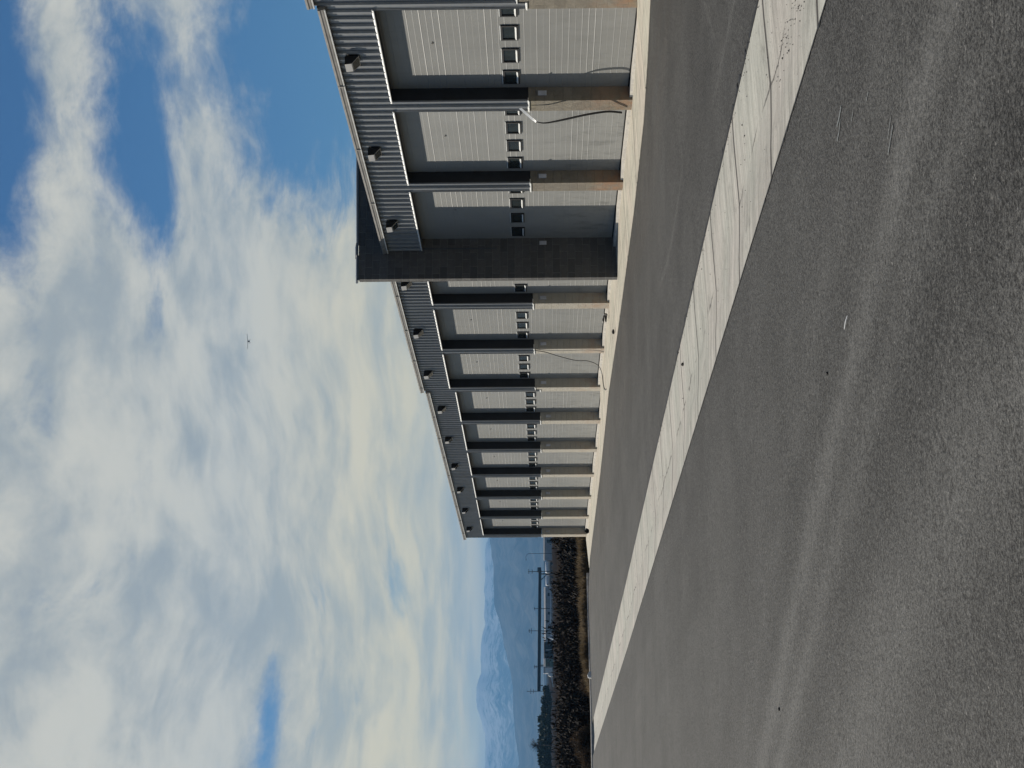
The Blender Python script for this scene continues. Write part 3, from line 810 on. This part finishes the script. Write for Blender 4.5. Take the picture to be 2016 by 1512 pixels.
def house(name, az0, az1, D, zt, wallm, roofm, dep, label, cat, openings=(), pitch=.0):
    x0, y0 = AT(az0, D); x1, y1 = AT(az1, D); zb = z_field(D)
    c = Vector(((x0 + x1) / 2, (y0 + y1) / 2, zb)); d = Vector((x1 - x0, y1 - y0, 0)); L = d.length; d.normalize(); nrm = Vector((d.y, -d.x, 0))
    if nrm.y < 0: nrm = -nrm
    r = empty(name, c)
    def bx(mb, a, b, s0, s1, za, zb_):
        v = [c + d * t + nrm * s + Vector((0, 0, z - c.z)) for z in (za, zb_) for s in (s0, s1) for t in (a, b)]
        mb.add(v, [(0, 2, 3, 1), (4, 5, 7, 6), (0, 1, 5, 4), (2, 6, 7, 3), (0, 4, 6, 2), (1, 3, 7, 5)])
    mb = MB(); bx(mb, -L / 2, L / 2, 0, dep, zb - .5, zt); mb.build('wall', M[wallm], r, fix=True)
    mb = MB(); h = pitch
    v = [c + d * t + nrm * s + Vector((0, 0, z - c.z)) for t in (-L / 2 - .4, L / 2 + .4) for s, z in ((-.5, zt + .02), (dep / 2, zt + .25 + h), (dep + .5, zt + .02), (dep / 2, zt - .0))]
    mb.add(v, [(0, 1, 5, 4), (1, 2, 6, 5), (2, 3, 7, 6), (3, 0, 4, 7), (0, 3, 2, 1), (4, 5, 6, 7)]); mb.build('roof', M[roofm], r, fix=True)
    for nm, ta, tb, za, zb2, m in openings:
        mb = MB(); bx(mb, -L / 2 + L * ta, -L / 2 + L * tb, -.12, .0, za, zb2); mb.build(nm, M[m], r, fix=True)
    tag(r, label, cat)
house('warehouse', 12.6, 10.6, 1060, -.7, 'grey_wall', 'grey_roof', 30, 'pale grey warehouse partly hidden by the storage building', 'warehouse', [('door', .62, .68, -5, -2.2, 'dark_wall')], .6)
house('warehouse', 9.6, 7.62, 1080, -1.0, 'grey_wall', 'grey_roof', 34, 'long low grey warehouse behind the brush in the middle distance', 'warehouse', [('door', .1, .16, -5, -2.6, 'dark_wall'), ('door', .45, .5, -5, -2.6, 'dark_wall'), ('window', .7, .76, -3.6, -2.6, 'glass_far')], .9)
house('open_shed', 7.62, 7.02, 960, -.15, 'dark_wall', 'dark_wall', 12, 'black open-fronted shed with a pale middle post', 'shed', [('post', .46, .52, -5.2, -.9, 'grey_wall')], .2)
house('house', 7.0, 6.58, 960, -.6, 'green_wall', 'grey_roof', 9, 'small grey-green house right beside the black open shed', 'house', [('window', .3, .6, -3.2, -1.6, 'glass_far'), ('door', .75, .88, -5.4, -2.6, 'white_paint')], .9)
# pale pipe rail along the field
def rail(azs, D, label, name='pipe_rail'):
    r = empty(name, (*AT(azs[0][0], D), z_field(D)))
    pts = [(*AT(a, D), z) for a, z in azs]
    mb = MB(); mb.tube(pts, .30, 6); mb.build('rail', M['white_paint'], r)
    for p in pts: 
        mb = MB(); mb.tube([(p[0], p[1], z_field(D) - .2), p], .1, 5); mb.build('post', M['white_paint'], r)
    tag(r, label, 'railing')
rail([(9.7, -3.6), (9.2, -3.75), (8.7, -3.8), (8.2, -3.9), (7.75, -3.95)], 900, 'long low white pipe railing in front of the grey warehouse')
rail([(6.55, -3.6), (6.3, -4.2), (6.0, -5.0)], 900, 'short sloping white pipe railing below the white truck')
# white tent-like hopper at the end of the railing
x, y = AT(7.78, 900); z0 = z_field(900); mb = MB()
mb.add([(x - 1.6, y - 1, z0 - .2), (x + 1.6, y - 1, z0 - .2), (x + 1.6, y + 1, z0 - .2), (x - 1.6, y + 1, z0 - .2), (x - .2, y - .2, z0 + 3.0), (x + .4, y - .2, z0 + 3.0), (x + .4, y + .2, z0 + 3.0), (x - .2, y + .2, z0 + 3.0)], [(0, 1, 5, 4), (1, 2, 6, 5), (2, 3, 7, 6), (3, 0, 4, 7), (4, 5, 6, 7)])
tag(mb.build('canopy_tent', M['white_paint'], fix=True), 'white peaked canopy at the end of the long pipe railing', 'tent')
# white box truck
x, y = AT(6.55, 930); z0 = z_field(930); r = empty('box_truck', (x, y, z0))
mb = MB(); mb.box(x - 1.3, x + 2.6, y - 1.2, y + 1.2, z0 + 3.0, z0 + 6.2); mb.box(x - 1.3, x + 2.6, y - 1.1, y + 1.1, z0 + .9, z0 + 3.0); mb.build('cargo_box', M['white_paint'], r)
mb = MB(); mb.prism([(x - 3.2, z0 + .8), (x - 1.35, z0 + .8), (x - 1.35, z0 + 3.4), (x - 2.5, z0 + 3.3), (x - 3.1, z0 + 2.1)], y - 1.1, y + 1.1); mb.build('cab', M['white_paint'], r)
for t in (-2.4, 1.5):
    mb = MB(); mb.tube([(x + t, y - 1.1, z0 + .5), (x + t, y + 1.1, z0 + .5)], .5, 10); mb.build('wheel', M['black_rubber'], r)
tag(r, 'tall white box truck standing beside the small grey-green house', 'truck')
# overhead wire across the field
r = empty('overhead_wire', (*AT(11.4, 300), z_field(300))); pts = [(*AT(13.2 - k * 1.3, 300), -.10 + .06 * abs((k % 4) - 2)) for k in range(10)]
mb = MB(); mb.tube(pts, .05, 4); mb.build('wire', M['dark_steel'], r)
for k in (1, 5, 8):
    p = pts[k]; mb = MB(); mb.tube([(p[0], p[1], z_field(300)), (p[0], p[1], p[2] + .12)], .045, 5); mb.build('post', M['dark_steel'], r)
tag(r, 'thin dark wire strung on posts across the field', 'wire')

# ------------------------------------------------------------------ light aircraft, head on
def aircraft():
    az, el, D = 18.81, 10.82, 1150.0
    x, y = AT(az, D * math.cos(R_(el))); z = D * math.sin(R_(el))
    r = bpy.data.objects.new('light_aircraft', None); COL.objects.link(r)
    mb = MB(); mb.tube([(0, 3.2, -.1), (0, 2.6, -.05), (0, 1.2, 0), (0, -.8, .05), (0, -4.6, .35)], [.25, .52, .68, .62, .14], 10); mb.build('fuselage', M['plane_paint'], r, True, False)
    mb = MB()
    for s in (-1, 1):
        v = [(0, 1.4, .72), (s * 5.6, 1.15, .98), (s * 5.6, .05, .98), (0, -.25, .72), (0, 1.4, .86), (s * 5.6, 1.15, 1.06), (s * 5.6, .05, 1.06), (0, -.25, .86)]
        mb.add(v, [(0, 3, 2, 1), (4, 5, 6, 7), (0, 1, 5, 4), (3, 7, 6, 2), (1, 2, 6, 5)])
    mb.build('wing', M['plane_paint'], r, False, False, True)
    mb = MB(); mb.box(-1.7, 1.7, -4.7, -3.9, .34, .42); mb.build('tailplane', M['plane_paint'], r, False, False)
    mb = MB(); mb.box(-.05, .05, -4.8, -3.8, .4, 1.7); mb.build('fin', M['plane_paint'], r, False, False)
    mb = MB(); mb.box(-.45, .45, .9, 1.9, .35, .72); mb.build('windscreen', M['plane_glass'], r, False, False)
    for s in (-1, 1):
        mb = MB(); mb.tube([(s * .5, .4, -.3), (s * 1.15, .4, -1.15)], .07, 5); mb.tube([(s * 1.07, .4, -1.2), (s * 1.25, .4, -1.2)], .24, 8); mb.build('landing_gear', M['plane_paint'], r, False, False)
    r.location = (x, y, z + EZ); r.rotation_euler = (R_(-3), R_(1.5), R_(180 - az))
    tag(r, 'small high-wing aircraft flying head on in front of the clouds', 'aircraft')
aircraft()

# ------------------------------------------------------------------ hills
def hills(name, D, prof, depth, mat, seed, rough, relief=.2):
    mb = MB(); azs = [-40 + k * .25 for k in range(int(130 / .25))]
    rows = 22; vs = []
    for a in azs:
        if a < prof[0][0]: e = prof[0][1] + .35 * mnoise.noise(Vector((a * .35, seed, 0))) + .15 * mnoise.noise(Vector((a * 1.3, seed, 4))) * min(1, prof[0][0] - a)
        elif a > prof[-1][0]: e = prof[-1][1] + (.35 * mnoise.noise(Vector((a * .35, seed, 0))) + .15 * mnoise.noise(Vector((a * 1.3, seed, 4)))) * min(1, a - prof[-1][0])
        else: e = lerp_tab(prof, a)
        e += .02 * mnoise.noise(Vector((a * 5, seed, 9))) + .012 * mnoise.noise(Vector((a * 14, seed, 5)))
        H = D * math.tan(R_(e)) + 8
        for j in range(rows):
            t = j / (rows - 1)                       # 0 foot, crest at .75, then back slope
            if t <= .75: q = t / .75; h = q ** 1.25; dd = D - depth * (1 - q)
            else: q = (t - .75) / .25; h = 1 - q; dd = D + depth * .6 * q
            n = mnoise.fractal(Vector((a * rough, dd / D * 60 * rough * .25, seed)), 1.0, 2.1, 5)
            k = math.sin(math.pi * min(1, t / .75)) if t < .75 else 0
            z = -8 + H * h + k * n * H * relief
            x, y = AT(a, dd)
            vs.append((x, y, z))
    n = rows
    mb.add(vs, [(i * n + j, i * n + j + 1, (i + 1) * n + j + 1, (i + 1) * n + j) for i in range(len(azs) - 1) for j in range(rows - 1)])
    tag(mb.build(name, M[mat], smooth=True, fix=False), kind='structure')
FAR = [(3.13, 2.28), (3.88, 2.27), (4.51, 2.34), (4.96, 2.47), (5.32, 2.6), (6.05, 2.62), (6.5, 2.44), (7.15, 2.45), (7.6, 2.44), (8.25, 2.27), (8.71, 2.34), (9.08, 2.28), (9.46, 2.32), (10.01, 2.28), (10.67, 2.26), (11.13, 2.28), (11.47, 2.12), (12.2, 1.9)]
NEAR = [(3.12, .98), (3.87, 1.07), (4.59, 1.16), (5.13, 1.21), (5.77, 1.2), (6.04, 1.23), (6.59, 1.34), (7.14, 1.47), (7.51, 1.56), (8.06, 1.65), (8.62, 1.8), (8.99, 1.93), (9.73, 1.96), (10.48, 1.96), (10.85, 2.04), (11.47, 2.11), (12.3, 2.2)]
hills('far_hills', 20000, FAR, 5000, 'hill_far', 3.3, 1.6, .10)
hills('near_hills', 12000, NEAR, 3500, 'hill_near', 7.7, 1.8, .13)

# ------------------------------------------------------------------ haze: one box of air round everything
HZ = bpy.data.materials.new('haze_air'); HZ.use_nodes = True
nt = HZ.node_tree; nt.nodes.clear()
out = nt.nodes.new('ShaderNodeOutputMaterial'); pv = nt.nodes.new('ShaderNodeVolumePrincipled')
pv.inputs['Color'].default_value = (.195, .455, .80, 1); pv.inputs['Density'].default_value = 6.6e-5
pv.inputs['Anisotropy'].default_value = .1
nt.links.new(pv.outputs[0], out.inputs['Volume'])
mb = MB(); mb.box(-19000, 27000, -9000, 28000, -9.5, 1010)
hz = mb.build('haze', HZ, fix=True); tag(hz, kind='stuff')

# ------------------------------------------------------------------ sun and sky
SUN = Vector((-1, 1.85, 1.40)).normalized()          # towards the sun
elev = math.asin(SUN.z); azim = math.atan2(SUN.x, SUN.y)
L = bpy.data.lights.new('sun', 'SUN'); L.energy = 5.0; L.angle = R_(.5); L.color = (1.0, .93, .82)
lo = bpy.data.objects.new('sun', L); COL.objects.link(lo)
lo.rotation_euler = (-SUN).to_track_quat('-Z', 'Y').to_euler(); lo.location = (-20, 30, 40)

wd = bpy.data.worlds.new('World'); S.world = wd; wd.use_nodes = True
nt = wd.node_tree; X.nt = nt
bg = nt.nodes['Background']; bg.inputs['Strength'].default_value = .05
sky = nt.nodes.new('ShaderNodeTexSky'); sky.sky_type = 'NISHITA'; sky.sun_disc = False
sky.sun_elevation = elev; sky.sun_rotation = azim; sky.air_density = 1.0; sky.dust_density = .6; sky.ozone_density = 2.0
tc = nt.nodes.new('ShaderNodeTexCoord').outputs['Generated']
dx, dy, dz = sep(tc)
A = X.op('ARCTAN2', dx, dy) * 57.2958
El = X.op('ARCSINE', dz) * 57.2958
Ec = X.op('MAXIMUM', El, .05)
V = X.op('LOGARITHM', Ec + 2.5, 2.71828)              # cloud sheets thin towards the horizon
w1 = noise(comb(A * .07, V * 1.3, 3.0), 1.0, 3, .5) - .5
w2 = noise(comb(A * .07, V * 1.3, 9.0), 1.0, 3, .5) - .5
Aw = A + w1 * 6.5; Vw = V + w2 * .38
n1 = noise(comb(Aw * .085, Vw * 3.2, 1.0), 1.0, 6, .56)
n2 = noise(comb(Aw * .26, Vw * 9.5, 5.0), 1.0, 5, .6)
n4 = noise(comb(Aw * .75 + w2 * 6, Vw * 22.0, 7.0), 1.0, 6, .68)
n3 = noise(comb(Aw * .19, Vw * 7.0, 12.0), 1.0, 5, .52)
right = sstep(A + w1 * 5, 19.5, 26.5)
cov = 1.30 - right * 1.36
Ew = El + w2 * 2.2
cov = cov + right * (gauss(Ew, 17.0, 1.55) * .95 + gauss(Ew - sstep(A, 24, 31) * .9, 11.7, 1.9) * 1.08 + gauss(Ew, 5.6, 1.5) * .7)
cov = cov - bump2(A, 22.5, 5.5, Ew, 14.1, .85) * .75 - sstep(Ew + (n1 - .5) * 4, 17.4, 19.6) * sstep(A + w1 * 8, 15, 22) * .50
cov = cov - bump2(A, 4.6, 2.6, El + w2 * 1.6, 10.1, .45) * .85 - bump2(A, 10.2, 1.9, El + w2, 8.1, .5) * .65 - bump2(A, 9.7, 1.2, El, 5.5, .4) * .5 - bump2(A, 17, 3.2, Ew, 18.6, 1.2) * .55 - bump2(A, 14.5, 2.0, Ew, 14.6, .8) * .35
cov = cov - sstep(El, 4.2, 2.6) * sstep(A, 14, 10) * .45
cov = cov - sstep(El, 24, 34) * .35 + sstep(n1, .25, .75, -.42, .42) + sstep(n2, .25, .75, -.22, .22) + sstep(n4, .25, .75, -.15, .15)
cov = sstep(cov, .02, 1.02)
cov = cov * sstep(El, 23, 33, .95, .15) * sstep((A - 12).abs(), 40, 80, 1.0, .2)  # cloud thinned overhead and behind the view to lower the fill light
shade = sstep(n3 + (n2 - .5) * .40 + (n4 - .5) * .22 + (n1 - .5) * .3, .30, .68)
low = sstep(El, 12, 3)
lit = mixc(low, (10.6, 10.3, 8.9), (17.2, 14.2, 7.6))
drk = mixc(low, (6.0, 6.5, 6.5), (10.6, 9.8, 6.7))
cl = mixc(shade, drk, lit)
skyc = mixc(1.0, sky.outputs[0], (.29, .56, .85), 'MULTIPLY')
skyc = mixc(sstep(El, 7, 1.5) * .8, skyc, (21.5, 19.0, 9.0))
front = sstep(El, 75, 25)
nt.links.new(mixc(cov, skyc, cl), bg.inputs['Color'])

# ------------------------------------------------------------------ camera (held on its side)
yaw, pit, rol = R_(17.1437), R_(1.1303), R_(-.4273)
f = Vector((math.sin(yaw) * math.cos(pit), math.cos(yaw) * math.cos(pit), math.sin(pit)))
r0 = Vector((math.cos(yaw), -math.sin(yaw), 0)); u0 = r0.cross(f)
Rv = r0 * math.cos(rol) + u0 * math.sin(rol); Uv = -r0 * math.sin(rol) + u0 * math.cos(rol)
cx, cy, cz = -Uv, Rv, -f
cam = bpy.data.cameras.new('camera'); co = bpy.data.objects.new('camera', cam); COL.objects.link(co)
co.matrix_world = Matrix(((cx.x, cy.x, cz.x, 0), (cx.y, cy.y, cz.y, 0), (cx.z, cy.z, cz.z, EZ), (0, 0, 0, 1)))
cam.sensor_fit = 'HORIZONTAL'; cam.sensor_width = 36; cam.lens = 36 * 3028 / 2016
cam.clip_start = .1; cam.clip_end = 80000
S.camera = co

S.view_settings.view_transform = 'Standard'; S.view_settings.look = 'None'
S.view_settings.exposure = 0.32; S.view_settings.gamma = 1; S.view_settings.use_curve_mapping = False
S.cycles.volume_bounces = 1
